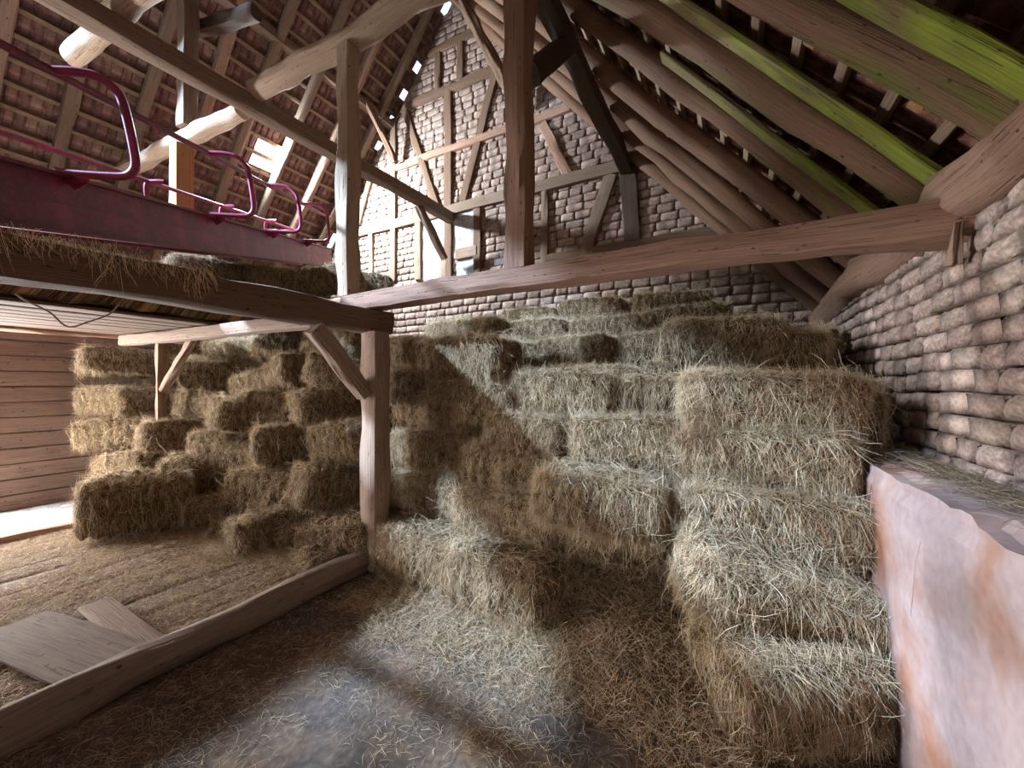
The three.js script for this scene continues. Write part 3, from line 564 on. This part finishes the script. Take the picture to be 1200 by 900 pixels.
{
  const b = new THREE.PlaneGeometry(1.9, 1.1, 60, 36).rotateX(-Math.PI / 2).translate(-0.75, 0, -2.2), p = b.attributes.position, uv = b.attributes.uv, hgt = (x, z) => Math.max(-0.03, 0.30 * Math.max(0, (-1.72 - z + 0.35 * (x + 0.2))) * Math.max(0, 1 - Math.abs(x + 0.62) / 1.0) * 1.6 + 0.06 * fbm(x * 4, z * 4, 7) - 0.02);
  for (let i = 0; i < p.count; i++) { const x = p.getX(i), z = p.getZ(i); p.setY(i, hgt(x, z)); uv.setXY(i, x * 1.5, z * 1.5); }
  b.computeVertexNormals(); solo('hay_drift', b, M.hayBody, 'drift of loose hay spilling from the stack onto the earth floor', 'hay').userData.kind = 'stuff';
  globalThis.driftHeight = hgt;
}
// dried stalks scattered about
function scatter(label, n, place, tone = 1, flat = 0.12, lenK = 1, thick = 1) {
  const ms = []; for (let i = 0; i < n; i++) { const p = place(i); if (!p) continue; const a = rnd() * 6.283, n0 = V(rr(-flat, flat), 1, rr(-flat, flat)).normalize(); const tan = V(Math.cos(a), rr(-flat, flat * 2), Math.sin(a)).normalize(); ms.push(strandMatrix(p, n0, tan, rr(0.03, 0.13) * lenK, rr(0.5, 1.1) * thick)); }
  const im = strands('loose_straw', ms, tone, 0); im.name = numbered('loose_straw'); im.userData = { kind: 'stuff', label, category: 'straw' }; scene.add(im);
}
const fl = (x, z) => 0.03 * fbm(x * 1.3, z * 1.3, 2, 4);
scatter('fine hay stalks littering the earth floor', 44000, () => { const x = rr(-2.7, 0.6), z = rr(-2.6, 0.5), k = 0.5 + 1.4 * fbm(x * 1.5, z * 1.5, 6, 3) + (z < -1.9 ? 0.35 : 0); return rnd() < k ? V(x, fl(x, z) + 0.004, z) : null; }, 0.8, 0.1, 0.6);
scatter('thick loose hay fallen along the foot of the tall stack', 9000, () => { const x = rr(-2.5, -0.1), z = rr(-2.45, -1.85) + 0.25 * N(x * 2, 1, 1); return V(x, fl(x, z) + rr(0, 0.09) * Math.max(0, (-1.9 - z)), z); }, 0.95, 0.5);
scatter('chaff and stalks strewn over the threshing floor', 90000, () => { const x = rr(-6, -2.85), z = rr(-2.4, 0.8), k = 0.75 + 1.3 * fbm(x * 1.7, z * 1.7, 16, 3); return rnd() < k ? V(x, 0.088 + rr(0, 0.008), z) : null; }, 1.0, 0.25, 0.45, 1.9);
scatter('brown hay raked loosely along the foot of the jumbled heap', 12000, () => { const x = rr(-5.2, -2.9), z = rr(-2.7, -1.7) + 0.15 * N(x * 2, 3, 1) - 0.25 * (x + 4.9) / 2; return V(x, 0.09 + rr(0, 0.1) * Math.max(0, (-1.9 - z)), z); }, 0.8, 0.5);
scatter('old straw lying on top of the plinth', 6000, () => { const z = rr(-3.2, 0.4), x = 0.93 - 0.26 * rnd() * rnd(); return V(x, 1.205 + rr(0, 0.015), z); }, 0.45, 0.2);
scatter('tousled stalks on the drift of loose hay', 14000, () => { const x = rr(-1.6, 0.15), z = rr(-2.65, -1.75), h = globalThis.driftHeight(x, z); return h > 0.01 ? V(x, h, z) : null; }, 0.95, 0.6);
// hay on and hanging from the loft edge
function wisps(label, n, place, tone) {
  const ms = []; for (let i = 0; i < n; i++) { const { p, d, nrm, l } = place(); ms.push(strandMatrix(p, nrm, d.normalize(), l, rr(0.5, 1))); }
  const im = strands('hanging_hay', ms, tone, 1); im.name = numbered('hanging_hay'); im.userData = { kind: 'stuff', label, category: 'hay' }; scene.add(im);
}
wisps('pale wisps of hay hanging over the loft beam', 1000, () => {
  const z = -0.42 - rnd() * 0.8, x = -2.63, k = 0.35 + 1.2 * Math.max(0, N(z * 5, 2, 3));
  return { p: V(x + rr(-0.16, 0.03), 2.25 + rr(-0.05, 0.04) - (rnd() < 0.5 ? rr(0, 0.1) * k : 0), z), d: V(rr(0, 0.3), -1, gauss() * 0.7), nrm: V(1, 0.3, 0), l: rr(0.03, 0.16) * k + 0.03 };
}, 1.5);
wisps('loose hay lying along the loft behind the beam', 9000, () => {
  const z = rr(-2.6, 0.4), x = rr(-6.1, -4.25); return { p: V(x, 2.31 + 0.1 * rnd() * (0.5 + Math.max(0, fbm(x * 3, z * 3, 2) + 0.4)), z), d: V(gauss(), gauss() * 0.35, gauss()), nrm: V(0, 1, 0), l: rr(0.06, 0.2) };
}, 0.9);
mass2();
function mass2() { // hay layer on the loft
  const g = new THREE.BoxGeometry(1.85, 0.12, 5.2, 24, 4, 50); const b = mergeVertices((g.deleteAttribute('normal'), g.deleteAttribute('uv'), g)), p = b.attributes.position, uv = new Float32Array(p.count * 2);
  for (let i = 0; i < p.count; i++) { const x = p.getX(i) - 5.2, z = p.getZ(i) - 0.1, y = p.getY(i) + 2.27 + 0.07 * fbm(x * 4, z * 4, p.getY(i) * 4); p.setXYZ(i, x + 0.05 * fbm(y * 4, z * 4, 1), y, z); uv[i * 2] = x * 1.5; uv[i * 2 + 1] = z * 1.5 + y; }
  b.setAttribute('uv', new THREE.BufferAttribute(uv, 2)); b.computeVertexNormals();
  solo('loft_hay', b, M.hayBody, 'trampled layer of hay on the loft under the red conveyor', 'hay').userData.kind = 'stuff';
}
for (const z0 of [-0.2, 0.9, 2.2]) beam('loft_pole', 'loft pole carrying the hay between the two long beams', V(-6.15, 2.10, z0 - 0.05), V(-2.86, 2.09, z0), 0.08, 0.08, M.woodBrown, { n: 2, wob: 0.03 }, 'pole', 'loft poles');

{
  const d = structure('floor', 'loft floor of rough boards under the loose hay', 'floor');
  for (let i = 0; i < 8; i++) part('plank', timberGeo(V(-6.12 + i * 0.24, 2.18, 2.6), V(-6.12 + i * 0.24 + rr(-0.01, 0.01), 2.18, -2.62), 0.225, 0.03, { wob: 0.004 }), M.woodBrown, d);
}
// ================================================================== RED CONVEYOR
{
  const r = V(CA, 0, -SA), f = V(-SA, 0, -CA), up = V(0, 1, 0);
  const e = r.clone().multiplyScalar(-0.155).add(up.clone().multiplyScalar(0.255)).add(f), eLen = e.length(); e.normalize();
  const w = r.clone().add(f.clone().multiplyScalar(0.155)).normalize(), n = w.clone().cross(e).normalize(); if (n.y < 0) n.negate();
  const P0 = r.clone().multiplyScalar(-1.277 * 1.9).add(f.clone().multiplyScalar(1.9)).add(V(0, EYE + 0.91, 0));   // middle of the near panel
  const at = (s, a, b) => P0.clone().addScaledVector(e, s * eLen).addScaledVector(w, a).addScaledVector(n, b);
  const g = thing('hay_conveyor', 'long dark red hay conveyor with bowed guard rails sloping up over the loft', 'conveyor');
  const s0 = -0.6, s1 = 5.3, box = (a, b, ww, hh, mat, nm, upv = n) => part(nm, timberGeo(a, b, ww, hh, { wob: 0.001, n: 14, seg: 10, up: upv }), mat, g);
  box(at(s0, 0, 0), at(s1, 0, 0), 0.025, 0.30, M.redPaint, 'side_panel'); box(at(s0, -0.5, 0), at(s1, -0.5, 0), 0.025, 0.30, M.redPaint, 'side_panel'); box(at(s0, -0.25, -0.1), at(s1, -0.25, -0.1), 0.48, 0.015, M.redPaint, 'trough');
  box(at(s0, 0.015, 0.15), at(s1, 0.015, 0.15), 0.06, 0.02, M.redPaint, 'flange'); box(at(s0, 0.015, -0.15), at(s1, 0.015, -0.15), 0.06, 0.02, M.redPaint, 'flange');
  const tube = (pts, rad, mat, nm) => part(nm, new THREE.TubeGeometry(new THREE.CatmullRomCurve3(pts, false, 'catmullrom', 0.4), 40, rad, 8), mat, g);
  for (const [a, b, r0, mt] of [[0.05, 0.66, 0.04, M.redPaint], [-0.5, 0.42, 0.036, M.redPale]]) part('guard_rail', timberGeo(at(s0, a, b), at(s1, a, b), r0, r0, { n: 2, wob: 0.001, seg: 12, up: n }), mt, g);
  for (const s of [0.36, 1.72, 2.86, 3.98]) {
    const hoop = tube([at(s, 0.0, 0.17), at(s, 0.2, 0.17), at(s, 0.31, 0.18), at(s, 0.36, 0.24), at(s, 0.36, 0.42), at(s, 0.34, 0.58), at(s, 0.26, 0.655), at(s, 0.15, 0.67), at(s, 0.05, 0.665)], 0.022, M.redPale, 'guard_bow');
    const sh = new THREE.Shape([[-0.06, 0.05], [0.1, 0.02], [0.1, -0.02], [0.02, -0.07]].map((q) => new THREE.Vector2(...q)));
    const pl = new THREE.ExtrudeGeometry(sh, { depth: 0.012, bevelEnabled: false }); pl.applyMatrix4(new THREE.Matrix4().makeBasis(w, n, w.clone().cross(n)).setPosition(at(s, 0.02, 0.15)));
    part('bracket', metreUV(pl), M.redPale, g);
    tube([at(s + 0.05, -0.5, 0.14), at(s + 0.05, -0.52, 0.3), at(s + 0.05, -0.5, 0.4), at(s + 0.05, -0.42, 0.42), at(s + 0.05, -0.36, 0.42)], 0.02, M.redPale, 'rail_support');
  }
  settle(g);
}
renderer.render(scene, camera);
